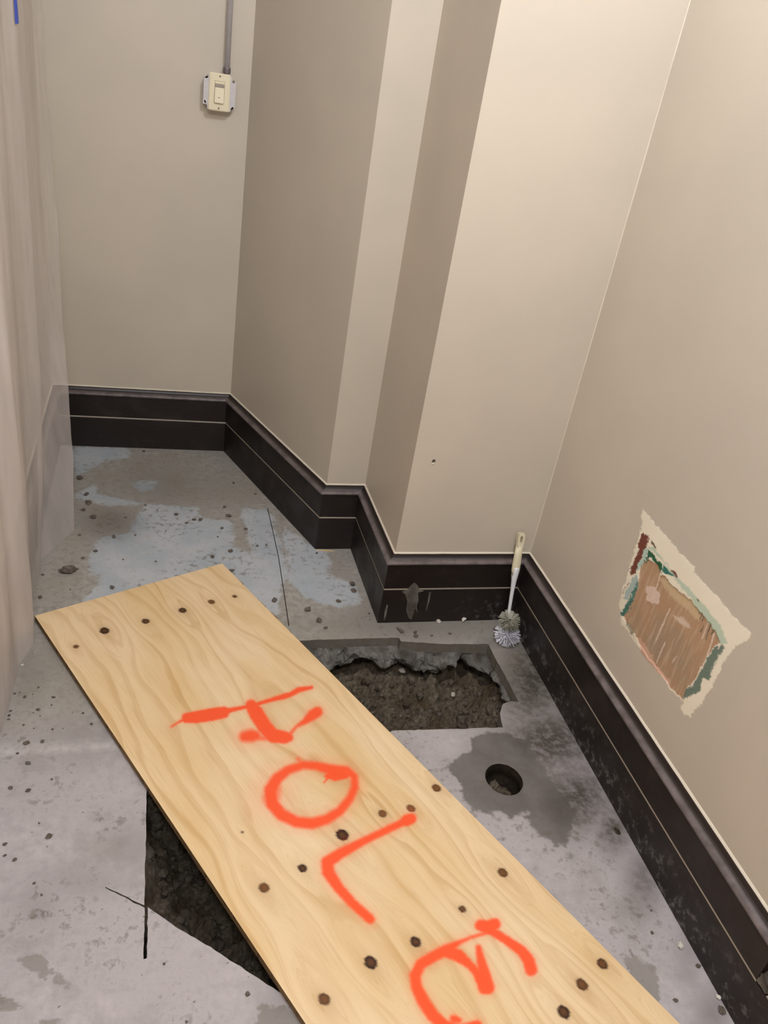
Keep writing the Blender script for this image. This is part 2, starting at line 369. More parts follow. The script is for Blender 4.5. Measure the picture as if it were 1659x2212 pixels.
layer([(370,450),(450,480),(520,590),(640,760),(760,860),(900,1010),(1010,1150),(1120,1300),(1150,1420),(1080,1440),(1040,1330),(920,1160),(800,990),(640,800),(560,660),(450,540),(380,480)], lin(186, 206, 182), 3, 0.9)
layer([(330,490),(365,480),(340,600),(290,700),(250,700),(270,640),(310,580)], lin(176, 202, 188)); layer([(250,745),(270,800),(230,900),(160,1000),(120,980),(150,920),(205,800)], lin(172, 190, 182))
layer([(370,480),(430,560),(510,640),(500,730),(460,640),(400,570),(370,570),(345,620),(335,640)], lin(40, 96, 66)); layer([(520,640),(580,690),(630,770),(560,740),(510,720)], lin(58, 120, 108))
layer([(260,800),(270,860),(220,990),(160,1130),(110,1160),(95,1120),(150,1050),(210,930)], lin(74, 118, 106))
layer([(1100,1430),(1140,1470),(1060,1580),(1010,1690),(980,1790),(930,1770),(880,1900),(800,1950),(730,1990),(720,1930),(830,1820),(900,1700),(960,1570),(1030,1470)], lin(84, 110, 98), 3, 0.9)
layer([(340,860),(420,870),(480,940),(470,1030),(410,1040),(350,990)], lin(222, 198, 182)); layer([(270,1370),(340,1450),(400,1540),(410,1600),(520,1740),(580,1790),(610,1890),(560,1830),(440,1680),(310,1540),(295,1470)], lin(206, 164, 142))
layer([(620,1150),(700,1170),(770,1230),(780,1280),(700,1230),(640,1200)], lin(222, 204, 186), 4, 0.8); layer([(400,400),(450,440),(460,480),(430,470),(405,430)], lin(110, 96, 70)); layer([(860,975),(885,1000),(880,1020),(862,1000)], lin(90, 78, 56))
layer([(150,1200),(190,1250),(240,1330),(200,1330),(160,1260)], lin(120, 116, 90), 3, 0.8)
def scratch(a, b, w, c):
    pa, pb = C5([a, b]); d, t = segdist(WP * 0.3 + GP * 0.7, pa, pb); k = np.clip((w - d) / 0.8 + 0.5, 0, 1)[:, None]; col[:] = col * (1 - k) + np.array(c) * k
for a, b, w in [((1020,1330),(910,1680),1.3),((490,740),(440,890),1.0),((580,1080),(440,1400),1.2),((640,1560),(600,1620),0.9),((530,1420),(450,1620),1.0),((960,1230),(900,1380),1.2),((1095,1420),(1070,1480),1.2)]: scratch(a, b, w, lin(224, 208, 192))
for a, b, w in [((880,1100),(870,1130),0.8),((900,1130),(880,1190),0.8),((920,1150),(900,1205),0.8),((985,1250),(935,1385),1.1),((1015,1295),(990,1340),0.9),((915,1250),(885,1310),0.8)]: scratch(a, b, w, lin(74, 80, 66))
X = G3[:, 0] + 0.0016 * dep + 0.0004 * nC * dep - 0.0006 * mask * (1 - dep)
edge_i = np.zeros((nz, ny), bool); edge_i[[0, -1]] = True; edge_i[:, [0, -1]] = True; X[edge_i.ravel()] = P[5][0]
G3[:, 0] = X
idx = np.arange(ny * nz).reshape(nz, ny)
F = np.stack([idx[:-1, :-1], idx[:-1, 1:], idx[1:, 1:], idx[1:, :-1]], -1).reshape(-1, 4)
pt = mesh_obj('scraped_patch', G3, F, M_PATCH, walls['right'], True)
set_attr(pt.data, 'pcol', np.concatenate([np.clip(col, 0, 1), np.ones((len(col), 1))], 1), 'FLOAT_COLOR'); set_attr(pt.data, 'pmask', mask); set_attr(pt.data, 'plaster', plast * 0.55)
pt['label'] = 'scraped square of old paint layers, green, brown and bare plaster'

# ------------------------------------------------------------------ baseboards
FO = 0.024
def strip(name, i, prof, mat, parent, ya=None, yb=None, smooth=False, segs=1, jit=0.0):
    j = (i + 1) % NP; V = []; F = []; n = len(prof)
    for q in range(segs + 1):
        t = q / segs
        for o, z in prof:
            A = P[i] + o * MIT[i]; B = P[j] + o * MIT[j]
            if ya is not None: A = np.array([A[0], ya])
            if yb is not None: B = np.array([B[0], yb])
            C = A + (B - A) * t
            dz = jit * noise.noise(Vector((C[0] * 25, C[1] * 25, o * 90))) if z > 0.1 else 0.0
            V.append((C[0], C[1], z + dz))
    for q in range(segs):
        for a in range(n): F.append((q * n + a, q * n + (a + 1) % n, (q + 1) * n + (a + 1) % n, (q + 1) * n + a))
    F.append(tuple(range(n))[::-1]); F.append(tuple(segs * n + a for a in range(n)))
    bm = bmesh.new(); vs = [bm.verts.new(v) for v in V]
    for f in F: bm.faces.new([vs[q] for q in f])
    return bm_obj(name, bm, mat, parent, smooth)
capp = [(0, 0.224), (FO - 0.002, 0.224), (FO + 0.004, 0.2255), (FO + 0.0062, 0.2285), (FO + 0.0062, 0.2325), (FO + 0.0035, 0.2355), (FO - 0.001, 0.2365), (FO - 0.007, 0.239), (FO - 0.0125, 0.2435), (FO - 0.0155, 0.249), (FO - 0.0165, 0.2525), (0, 0.2525)]
UPPER_END = 0.683
for i, nm in enumerate(NAMES):
    if nm in ('front',): continue
    e = D.objects.new('baseboard_' + nm, None); COL.objects.link(e); struct(e)
    k = {}; ku = {}
    if nm == 'right': ku = dict(yb=UPPER_END)
    strip('lower_board', i, [(0, 0), (FO, 0), (FO, 0.1275), (FO - 0.001, 0.129), (0, 0.129)], M_BASE, e)
    strip('grout_line', i, [(0, 0.129), (FO - 0.0012, 0.129), (FO - 0.0012, 0.1342), (0, 0.1342)], M_GROUT, e, **ku)
    strip('upper_board', i, [(0, 0.1342), (FO - 0.001, 0.1342), (FO, 0.1355), (FO, 0.224), (0, 0.224)], M_BASE, e, **ku)
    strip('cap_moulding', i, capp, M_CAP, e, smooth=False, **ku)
    strip('caulk_bead', i, [(0, 0.2525), (0.0052, 0.2525), (0.0030, 0.2550), (0, 0.2565)], M_CAULK, e, segs=40, jit=0.0012, **ku)
    if nm == 'right':
        bm = bmesh.new()
        N1, N2 = 50, 14; vv = {}
        for a in range(N1 + 1):
            for b in range(N2 + 1):
                y = UPPER_END - 0.002 - 0.45 * a / N1; z = 0.130 + 0.115 * b / N2
                x = P[5][0] - 0.007 - 0.005 * noise.fractal(Vector((y * 30, z * 30, 2)), 0.8, 2, 4)
                vv[a, b] = bm.verts.new((x, y, z))
        for a in range(N1):
            for b in range(N2): bm.faces.new((vv[a, b], vv[a + 1, b], vv[a + 1, b + 1], vv[a, b + 1]))
        bm_obj('mortar_bed', bm, M_MORTAR, e)['label'] = 'rough mortar bared where the upper board ends'
        strip('grout_remnant', i, [(0.0, 0.129), (FO - 0.004, 0.129), (FO - 0.004, 0.1315), (0, 0.1315)], M_GROUT, e, ya=UPPER_END - 0.03, yb=0.2)
        bm = bmesh.new(); vs = box(bm, (P[5][0] - 0.012, UPPER_END - 0.014, 0.146), (0.022, 0.026, 0.026))
        bmesh.ops.subdivide_edges(bm, edges=bm.edges[:], cuts=4, use_grid_fill=True)
        for v in bm.verts: v.co += Vector((0.4, 1, 1)) * 0.004 * noise.fractal(v.co * 90, 0.8, 2, 3)
        bm_obj('broken_tile_end', bm, M_MORTAR, e, False)
    if nm == 'alcove':
        def smear(pts, th=0.0012):
            bm = bmesh.new(); L = []
            for p in pts:
                w = on_y(p, 2.002 - FO); L.append(bm.verts.new((w[0], 2.002 - FO - th, w[2])))
            L2 = [bm.verts.new((v.co.x, 2.002 - FO, v.co.z)) for v in L]
            bm.faces.new(L)
            for a in range(len(L)): bm.faces.new((L[a], L[a - 1], L2[a - 1], L2[a]))
            bmesh.ops.triangulate(bm, faces=[f for f in bm.faces if len(f.verts) > 4])
            return bm_obj('mortar_smear', bm, M_MORTAR, e)
        smear([(889,1263),(895,1258),(902,1264),(905,1272),(916,1276),(903,1280),(904,1296),(901,1310),(902,1325),(898,1314),(894,1318),(889,1338),(882,1334),(877,1318),(879,1300),(876,1284),(868,1278),(880,1273)])
        smear([(926,1280),(931,1279),(928,1296),(924,1308),(921,1320),(920,1316),(924,1298)]); smear([(836,1305),(838,1309),(833,1334),(829,1340),(831,1318)])

# ------------------------------------------------------------------ floor with trench, drain hole and saw cuts
def pl(px, z=0.0): w = on_z(px, z); return (w[0], w[1])
trench = [pl(p) for p in [(640,1384),(700,1381),(780,1379),(862,1377),(866,1385),(960,1391),(1055,1391),(1068,1418),(1096,1468),(1121,1516),(1104,1514),(1086,1520),(1080,1540),(1083,1556),(1086,1571),(960,1575),(848,1578)]]
trench += [(0.40, 1.40), (0.36, 0.77)]
trench += [pl((600,2140)), pl((455,2046)), pl((380,2002)), (0.0020, 1.0765)]
sx = -0.0045
trench += [(0.0016, 0.968), (-0.0046, 0.966), (-0.0050, 1.076)]
trench += [(-0.0842, 1.1310), (-0.0838, 1.1330), (-0.0056, 1.0815)]
trench += [(sx, 1.23), (sx, 1.39), (0.06, 1.45), (0.30, 1.80)]
dc = pl((1089, 1683)); drain = [(dc[0] + 0.050 * math.cos(2 * PI * q / 32) * (1 + 0.04 * noise.noise(Vector((q * 1.3, 0, 0)))), dc[1] + 0.052 * math.sin(2 * PI * q / 32) * (1 + 0.05 * noise.noise(Vector((q * 1.1, 4, 0))))) for q in range(32)]
jl = [pl(p) for p in [(578,1098),(590,1150),(601,1200),(612,1270),(624,1352)]]
joint = [(x - 0.0012, y) for x, y in jl] + [(x + 0.0014, y) for x, y in jl[::-1]]
pc_ = pl((1333, 1795)); pit = [(pc_[0] + 0.008 * math.cos(2 * PI * q / 10) * (1 + 0.4 * noise.noise(Vector((q * 2.3, 1, 0)))), pc_[1] + 0.012 * math.sin(2 * PI * q / 10)) for q in range(10)]
def densify(poly, step):
    out = []
    for a, b in zip(poly, poly[1:] + poly[:1]):
        n = max(1, int(math.dist(a, b) / step)); out += [(a[0] + (b[0] - a[0]) * q / n, a[1] + (b[1] - a[1]) * q / n) for q in range(n)]
    return out
def ragged(poly, amp, f=60):
    return [(x + amp * noise.noise(Vector((x * f, y * f, 1))), y + amp * noise.noise(Vector((x * f, y * f, 7)))) for x, y in poly]
trench_d = ragged(densify(trench, 0.012), 0.0022)
holes = [trench_d, drain, densify(joint, 0.02), pit]
outer_f = [tuple(p) for p in P]
pts = []; loops = []
for L in [densify(outer_f, 0.06)] + holes:
    s = len(pts); pts += L; loops.append(list(range(s, s + len(L))))
edges = [(L[q], L[(q + 1) % len(L)]) for L in loops for q in range(len(L))]
gx = np.arange(-0.38, 1.17, 0.018); gy = np.arange(-1.0, 3.17, 0.018)
GX, GY = np.meshgrid(gx, gy); gp = np.stack([GX.ravel(), GY.ravel()], 1) + rng.uniform(-0.004, 0.004, (GX.size, 2))
keep = sdf(gp, outer_f) > 0.008
for h in holes: keep &= sdf(gp, h) < -0.005
pts += [tuple(p) for p in gp[keep]]
vo, eo, fo, *_ = delaunay_2d_cdt([Vector(p) for p in pts], edges, [], 0, 1e-6)
vo = np.array([(v.x, v.y) for v in vo]); cen = np.array([vo[list(f)].mean(0) for f in fo])
ok = inpoly(cen, outer_f)
for h in holes: ok &= ~inpoly(cen, h)
F = [f for f, q in zip(fo, ok) if q]
V3 = np.concatenate([vo, np.zeros((len(vo), 1))], 1)
V3[:, 2] = -0.0006
fl = struct(mesh_obj('floor', V3, F, M_FLOOR))
def C2(pts): return [pl(p) for p in crop(pts, 0, 780, 0.3617)]
def C3(pts): return [pl(p) for p in crop(pts, 460, 800, 0.4822)]
def C6(pts): return [pl(p) for p in crop(pts, 0, 1500, 0.422)]
def PX(pts): return [pl(p) for p in pts]
coats = [C2([(890,850),(1180,870),(1190,930),(1380,960),(1400,1010),(1380,1100),(1500,1150),(1490,1220),(1659,1300),(1659,1500),(480,1450),(610,1320),(540,1260),(520,1180),(600,1050),(760,1010),(780,950)]),
         C2([(430,510),(760,520),(770,570),(640,590),(560,640),(500,680),(440,700)]), C2([(770,720),(860,710),(940,720),(940,780),(830,790),(780,760)]),
         C2([(1440,880),(1600,880),(1640,1000),(1659,1120),(1560,1080),(1480,1010)]), C2([(440,810),(560,740),(580,800),(700,800),(860,850),(660,860),(560,830)]),
         C3([(150,650),(240,640),(300,760),(330,900),(300,1000),(180,860)]), C3([(340,790),(480,770),(520,860),(500,900),(560,940),(640,960),(650,1040),(560,1060),(400,1030),(340,950)]),
         C3([(320,700),(430,790),(380,830),(320,800)])]
nearR = [PX([(848,1580),(1060,1580),(1020,1600),(975,1650),(1000,1740),(1060,1770),(1000,1760),(900,1640)])]
coat = np.full(len(vo), -1.0)
for c in coats: coat = np.maximum(coat, sdf(vo, c))
wets = [PX([(974,1646),(1015,1622),(1015,1591),(1086,1575),(1148,1603),(1156,1642),(1250,1752),(1231,1810),(1219,1826),(1195,1818),(1148,1787),(1145,1755),(1101,1767),(1086,1755),(1043,1755),(1003,1728),(992,1693),(972,1665)])]
wet = np.full(len(vo), -1.0)
for c in wets: wet = np.maximum(wet, sdf(vo, c))
stains = [PX([(51,2040),(101,2053),(118,2091),(160,2129),(122,2146),(93,2120),(17,2070)]), PX([(0,2150),(63,2167),(63,2188),(0,2175)]), PX([(88,2200),(148,2208),(120,2240),(80,2230)]), PX([(1325,2050),(1380,2060),(1414,2080),(1432,2127),(1428,2170),(1400,2165)]), PX([(60,1965),(100,1962),(70,1990)]),
          PX([(560,2150),(640,2180),(680,2240),(540,2240)])]
stain = np.full(len(vo), -1.0)
for c in stains: stain = np.maximum(stain, sdf(vo, c))
near = np.clip((1.75 - vo[:, 1]) / 0.35, 0, 1); near = near * near * (3 - 2 * near)
px = to_px(V3)
grime = np.zeros(len(vo))
for (gx_, gy_, rx, ry, a) in [(1150,1470,80,120,1.0),(1190,1600,130,85,1.0),(1110,1660,100,80,0.7),(1250,1720,90,90,0.95),(1325,1790,45,60,0.9),(1390,1900,45,80,0.7),(1490,2050,30,80,0.35),(1540,2190,40,60,0.5),(900,1350,260,40,0.45),(240,1130,70,40,0.55),(350,1050,150,50,0.35),(130,1400,60,60,0.25),(60,1450,50,70,0.3),(190,1600,90,60,0.25),(290,1830,50,60,0.3),(180,1900,120,40,0.25),(80,1950,60,60,0.25),(880,1620,60,30,0.15),(600,2170,60,60,0.3),(1060,1390,40,20,0.5)]:
    grime = np.maximum(grime, a * np.exp(-((px[:, 0] - gx_) / rx) ** 2 - ((px[:, 1] - gy_) / ry) ** 2))
rdg = 0.7 * np.exp(-(segdist(vo, pl((-60, 1628)), pl((290, 1605)))[0] / 0.012) ** 2)
for n_, a_ in (('ridge', rdg), ('coat', coat), ('wet', wet), ('stain', stain), ('near', near), ('grime', grime)): set_attr(fl.data, n_, a_)
# sawn slab edge round every opening
def skirt(name, L, depth, mat, parent, floor_=None):
    bm = bmesh.new(); n = len(L)
    t = [bm.verts.new((x, y, -0.0006)) for x, y in L]; b = [bm.verts.new((x, y, -depth)) for x, y in L]
    for q in range(n): bm.faces.new((t[q], t[(q + 1) % n], b[(q + 1) % n], b[q]))
    if floor_: bmesh.ops.triangle_fill(bm, edges=[e for e in bm.edges if e.verts[0] in b and e.verts[1] in b], use_beauty=True)
    return bm_obj(name, bm, mat, parent)
skirt('sawn_edge', trench_d, 0.038, M_SAW, fl)
skirt('saw_cut', densify(joint, 0.02), 0.02, M_DARK, fl, True); skirt('floor_pit', pit, 0.012, M_SOIL, fl, True)
# drain hole: rough bore with rings, soil at the bottom
bm = bmesh.new(); rings = []
for q, (z, s) in enumerate([(-0.0006, 1.0), (-0.012, 0.99), (-0.022, 0.93), (-0.03, 1.0), (-0.05, 0.98), (-0.062, 0.84), (-0.085, 0.9), (-0.13, 0.86), (-0.15, 0.6), (-0.145, 0.3), (-0.15, 0.0)]):
    if s == 0: rings.append([bm.verts.new((*dc, z))]); continue
    rings.append([bm.verts.new((dc[0] + (x - dc[0]) * s * (1 + (0.05 * noise.noise(Vector((x * 90, y * 90, z * 90))) if q else 0)), dc[1] + (y - dc[1]) * s, z + (0.004 * noise.noise(Vector((x * 70, y * 70, z * 50))) if q else 0))) for x, y in drain])
for r0, r1 in zip(rings, rings[1:]):
    for q in range(32):
        if len(r1) == 1: bm.faces.new((r0[q], r0[(q + 1) % 32], r1[0]))
        else: bm.faces.new((r0[q], r0[(q + 1) % 32], r1[(q + 1) % 32], r1[q]))
bm_obj('drain_hole', bm, m_rough('shaded_bore', lin(28, 23, 18), lin(62, 53, 41), lin(34, 28, 21), 60, 0.9, 0.004), fl, True)['label'] = 'round rough drain hole bored through the concrete'  # shade inside the hole is put into the dark bore colour
# broken concrete under the sawn edge
def broken(name, path, dirs, segs, rows, z_top, z_bot, bulge, parent, seed=0):
    V = []; F = []
    pth = [Vector((*p, 0)) for p in path]; Ls = [0]
    for a, b in zip(pth, pth[1:]): Ls.append(Ls[-1] + (b - a).length)
    def at(s):
        for q in range(len(pth) - 1):
            if s <= Ls[q + 1] or q == len(pth) - 2:
                t = (s - Ls[q]) / max(1e-6, Ls[q + 1] - Ls[q]); return pth[q].lerp(pth[q + 1], t), Vector((*dirs[q], 0)).lerp(Vector((*dirs[q + 1], 0)), t)
    for a in range(segs + 1):
        c, dv = at(Ls[-1] * a / segs)
        low = z_bot + 0.05 * noise.fractal(Vector((c.x * 9, c.y * 9, seed)), 0.8, 2, 4)
        for b in range(rows + 1):
            t = b / rows; z = z_top + (low - z_top) * t
            q = Vector((c.x, c.y, z)); 
            bl = bulge * (math.sin(PI * min(1, t * 1.15)) * (0.75 + 0.9 * noise.noise(q * 16 + Vector((seed, 0, 0)))) + 0.42 * noise.fractal(Vector((q.x, q.y, q.z * 1.2)) * 24 + Vector((0, 0, seed)), 0.9, 2.1, 4) * min(1, t * 5))
            bl += -0.03 * max(0, t - 0.85) / 0.15
            v = q + dv * bl; v.z = z + 0.010 * noise.fractal(q * 22 + Vector((5, 0, 0)), 0.9, 2, 3) * min(1, t * 6); v.x += 0.010 * noise.fractal(q * 26 + Vector((0, 9, 0)), 0.9, 2, 3) * min(1, t * 6); V.append(v)
    n = rows + 1
    for a in range(segs):
        for b in range(rows): F.append((a * n + b, a * n + b + 1, (a + 1) * n + b + 1, (a + 1) * n + b))
    return mesh_obj(name, V, F, M_BROKEN, parent, True)
tf = [trench[0], trench[2], trench[3], trench[5], trench[6]]
broken('broken_concrete', [(x, y + 0.004) for x, y in tf], [(0, -1)] * 5, 300, 34, -0.032, -0.105, 0.052, fl, 2)
broken('broken_concrete', [(trench[6][0] + 0.004, trench[6][1] - 0.005), trench[8], (trench[9][0] + 0.003, trench[9][1])], [(-1, 0)] * 3, 90, 14, -0.036, -0.06, 0.018, fl, 8)
# soil bed of the trench
sxs = np.arange(-0.16, 1.12, 0.006); sys_ = np.arange(0.70, 2.02, 0.006)
SX, SY = np.meshgrid(sxs, sys_); sp = np.stack([SX.ravel(), SY.ravel()], 1)
ds = sdf(sp, trench)
q3 = np.concatenate([sp, np.zeros((len(sp), 1))], 1)
n1 = vnoise(q3, 5, 3, 2.0); n2 = vnoise(q3, 26, 5, 4.0)
bank = np.clip((0.08 - ds) / 0.10, 0, 1); n3_ = np.abs(vnoise(q3, 14, 3, 8.0))
left = np.clip((0.55 - sp[:, 0]) / 0.3, 0, 1)
zz = -0.155 - 0.06 * left + 0.045 * n1 * 0.6 + 0.026 * n2 + 0.03 * (0.3 - n3_) + (0.045 + 0.085 * left) * bank + 0.03 * np.clip((1.75 - sp[:, 1]) / 0.3, 0, 1) * (1 - left)
zz = np.where((ds < 0.02) & (sp[:, 1] > 1.8), zz - 0.03, zz)
zz = np.minimum(zz, -0.045)
zz[(SX.ravel() < sxs[0] + 0.01) | (SX.ravel() > sxs[-1] - 0.01) | (SY.ravel() < sys_[0] + 0.01) | (SY.ravel() > sys_[-1] - 0.01)] = -0.012
q3[:, 2] = zz; nx = len(sxs); idx = np.arange(len(sp)).reshape(len(sys_), nx)
F = np.stack([idx[:-1, :-1], idx[:-1, 1:], idx[1:, 1:], idx[1:, :-1]], -1).reshape(-1, 4)
soil = mesh_obj('soil', q3, F, M_SOIL, None, False); soil['kind'] = 'stuff'; tag(soil, 'damp brown soil and rubble at the bottom of the trench', 'soil')
def soil_z(x, y):
    i = int(round((y - sys_[0]) / 0.006)); j = int(round((x - sxs[0]) / 0.006)); return float(zz[i * nx + j])

# ------------------------------------------------------------------ plywood board
TH = 0.018
c0 = np.array(pl((75, 1330), TH)); c1 = np.array(pl((480, 1217), TH))
uw = c1 - c0; BW = np.linalg.norm(uw); uw /= BW; vw = np.array([uw[1], -uw[0]])
far_r = np.array(pl((1475, 2212), TH)); dd = far_r - c1; dd /= np.linalg.norm(dd); fl_ = np.array(pl((655, 2212), TH)) - c0; fl_ /= np.linalg.norm(fl_)
vw = (dd + fl_) / np.linalg.norm(dd + fl_)
BL = 1.97; stp = 0.0032
nu = int(BW / stp) + 1; nv = int(BL / stp) + 1
UU, VV = np.meshgrid(np.linspace(0, BW, nu), np.linspace(0, BL, nv)); U = UU.ravel(); Vv = VV.ravel()
xy = c0 + U[:, None] * uw + Vv[:, None] * vw
B3 = np.concatenate([xy, np.full((len(xy), 1), TH)], 1); bp = to_px(B3)
knots = [(224,1362,11,1.0,.9),(312,1341,9,.8,.7),(391,1317,9.5,.8,.8),(453,1298,8.5,.25,.5),(503,1286,6,.5,.5),(162,1397,6,.4,.5),(726,1807,12,1.0,.6),(640,1881,8,.95,.5),(557,1924,9,.3,.8),(929,1703,9,.35,.7),(813,1760,8.5,.2,.6),(874,1748,8.5,.15,.5),(512,1802,2.6,1.0,.1),(1069,1888,9,.4,.8),(982,1969,6.5,.6,.5),(881,2042,9,.95,.6),(784,2088,10.5,.9,.6),(683,2170,9,.45,.8),(1281,2088,9,.6,.7),(1237,2134,9.5,.5,.8),(1197,2195,10,.85,.6)]
KS = 0.97
kn = np.zeros(len(U)); kd = np.zeros(len(U)); halo = np.zeros(len(U)); gu = U.copy(); gv = Vv.copy()
rag = vnoise(np.concatenate([xy, np.zeros((len(xy), 1))], 1), 160, 2, 1.0)
for x, y, r, dk, hl in knots:
    w = np.array(pl((x, y), TH)) - c0; ku_, kv_ = w @ uw, w @ vw; R_ = KS * r / 780.0
    du, dv = U - ku_, Vv - kv_; d = np.hypot(du, dv * 0.92)
    m = np.clip((R_ * (1 + 0.16 * rag) - d) / 0.0028 + 0.5, 0, 1); ring = np.exp(-((d - R_ * 0.95) / (R_ * 0.3)) ** 2)
    kd = np.where(m > kn, np.clip(dk * (0.55 + 0.45 * np.clip(d / R_, 0, 1)) + 0.35 * ring, 0, 1), kd); kn = np.maximum(kn, m)
    halo = np.maximum(halo, 0.20 * hl * np.exp(-(d / (R_ * 2.0)) ** 2) + 0.16 * hl * np.exp(-(du / (R_ * 1.6)) ** 2 - ((dv - R_ * 2) / (R_ * 5)) ** 2))
    e = np.exp(-(dv / (R_ * 8)) ** 2); gu += -np.sign(du) * R_ * 4.2 * e * np.exp(-np.abs(du) / (R_ * 5)) * (1 - np.exp(-(du / (R_ * 0.9)) ** 2))
# sprayed letters H O L E: strokes as (x, y, width) in photo pixels, mapped onto the board face
O4 = lambda L: [(340 + x * .3617, 1450 + y * .3617, w) for x, y, w in L]
E4 = lambda L: [(560 + x * .5063, 1900 + y * .5063, w) for x, y, w in L]
strokes = [
 ([(370,1570,5),(384,1561,6),(395,1555,8),(403,1551,22),(425,1549,26),(460,1543,27),(483,1539,25),(494,1535,13),(512,1531,10),(545,1524,9),(585,1512,10),(615,1504,13),(630,1499,12),(645,1490,13),(673,1485,9)], 3.0),
 (O4([(560,205,26),(590,250,32),(640,330,31),(690,385,30),(760,395,27),(785,395,20)]), 4.0),
 (O4([(520,390,26),(560,385,30),(590,385,24)]), 9.0), (O4([(600,400,12),(700,400,12)]), 9.0),
 (O4([(785,385,10),(830,330,8),(880,300,15),(925,262,24),(955,243,24)]), 5.0),
 (O4([(870,560,20),(780,590,22),(715,640,26),(675,710,30),(685,790,30),(740,855,28),(830,900,26),(920,910,26),(1010,885,24),(1090,835,22),(1150,760,20),(1180,690,19),(1175,630,19),(1130,590,20),(1040,590,26),(950,565,20),(870,560,20)]), 7.0),
 (O4([(1010,625,10),(1060,625,22),(1120,615,20)]), 3.0), (O4([(995,665,4),(1015,640,6)]), 1.5), (O4([(690,700,34),(680,760,36)]), 16.0), (O4([(840,525,8),(870,555,12)]), 8.0),
 (O4([(1510,880,20),(1440,915,18),(1250,1005,18),(1090,1090,24),(1015,1140,28),(1020,1200,28),(1080,1290,24),(1160,1380,22),(1270,1480,22)]), 5.5),
 (O4([(1490,890,26),(1515,880,24)]), 4.0),
 (E4([(945,195,26),(975,205,30),(1005,190,26)]), 4.5), (E4([(985,215,20),(1060,262,20),(1120,305,24),(1150,345,27),(1160,385,27)]), 4.5),
 (E4([(960,230,10),(900,248,9),(850,270,13),(800,300,26),(740,330,25),(690,360,25),(665,410,25),(672,460,26),(700,520,28),(740,580,28),(790,625,28),(860,640,24),(930,620,22)]), 5.5),
 (E4([(800,305,28),(850,325,28),(900,365,18),(930,400,20),(960,465,26)]), 4.5), (E4([(935,290,14),(945,340,20),(960,400,26),(975,460,30)]), 4.5), (E4([(965,485,4),(955,465,10)]), 2.0), (E4([(830,595,20),(850,600,16)]), 6.0)]
paint = np.zeros(len(U))
wn = np.stack([rag * 1.2, np.roll(rag, 3) * 1.2], 1); BQ = bp + wn
for L, so in strokes:
    for (xa, ya, wa), (xb, yb, wb) in zip(L, L[1:]):
        near_ = (np.abs(bp[:, 0] - (xa + xb) / 2) < abs(xa - xb) / 2 + 70) & (np.abs(bp[:, 1] - (ya + yb) / 2) < abs(ya - yb) / 2 + 70)
        ii = np.where(near_)[0]
        if len(ii) == 0: continue
        d, t = segdist(BQ[ii], (xa, ya), (xb, yb)); h = (wa + (wb - wa) * t) / 2 * 1.1
        q = np.clip((h + so * 0.9 - d) / (so * 1.9 + 0.8), 0, 1); q = q * q * (3 - 2 * q)
        q = np.maximum(q * 0.97, 0.16 * np.exp(-(np.maximum(0, d - h) / (so * 2.2)) ** 2) * min(1, so / 5)); paint[ii] = np.maximum(paint[ii], q)
board = empty('plywood_board', (*(c0 + uw * BW / 2 + vw * BL / 2), 0), 'plywood board lying across the trench, sprayed HOLE in orange paint', 'plywood')
# ragged right edge near the far end
top = B3.copy()
chip = np.zeros(len(U)); edge_r = (U > BW - 0.004)
for i_ in np.where(edge_r)[0]:
    if 0.10 < Vv[i_] < 0.5: chip[i_] = 0.004 * max(0, noise.noise(Vector((Vv[i_] * 55, 3, 0))) - 0.1)
top[:, :2] -= chip[:, None] * uw
idx = np.arange(nu * nv).reshape(nv, nu)
F = np.stack([idx[:-1, :-1], idx[1:, :-1], idx[1:, 1:], idx[:-1, 1:]], -1).reshape(-1, 4)
face = mesh_obj('face_veneer', top, F, M_PLY, board, True)
set_attr(face.data, 'grain', np.stack([gu, gv, np.zeros(len(gu))], 1), 'FLOAT_VECTOR')
for n_, a_ in (('knot', kn), ('kdark', kd), ('halo', np.clip(halo, 0, 0.7)), ('paint', paint)): set_attr(face.data, n_, a_)
bm = bmesh.new(); bd = [tuple(c0), tuple(c0 + uw * BW), tuple(c0 + uw * BW + vw * BL), tuple(c0 + vw * BL)]
t4 = [bm.verts.new((*p, TH - 0.0002)) for p in bd]; b4 = [bm.verts.new((*p, 0.0)) for p in bd]
for q in range(4): bm.faces.new((t4[q], t4[(q + 1) % 4], b4[(q + 1) % 4], b4[q]))
bm.faces.new(b4); bm_obj('core_plies', bm, M_EDGE, board)
for (v_, L_, w_, lift) in [(0.095, 0.035, 0.005, 0.001), (0.215, 0.05, 0.004, 0.002), (0.27, 0.06, 0.005, 0.0015), (0.60, 0.02, 0.003, 0.001)]:
    bm = bmesh.new(); A = c0 + uw * BW + vw * v_
    ps = [A, A + vw * L_ * 0.5 + uw * w_ * 0.7, A + vw * L_ + uw * w_, A + vw * L_ * 0.95 + uw * w_ * 0.2, A + vw * L_ * 0.6]
    a_ = [bm.verts.new((*p, TH - 0.004 + lift)) for p in ps]; b_ = [bm.verts.new((*p, TH - 0.0065 + lift)) for p in ps]
    bm.faces.new(a_); bm.faces.new(b_[::-1])
    for q in range(5): bm.faces.new((a_[q], b_[q], b_[(q + 1) % 5], a_[(q + 1) % 5]))
    bm_obj('splinter', bm, M_EDGE, board)

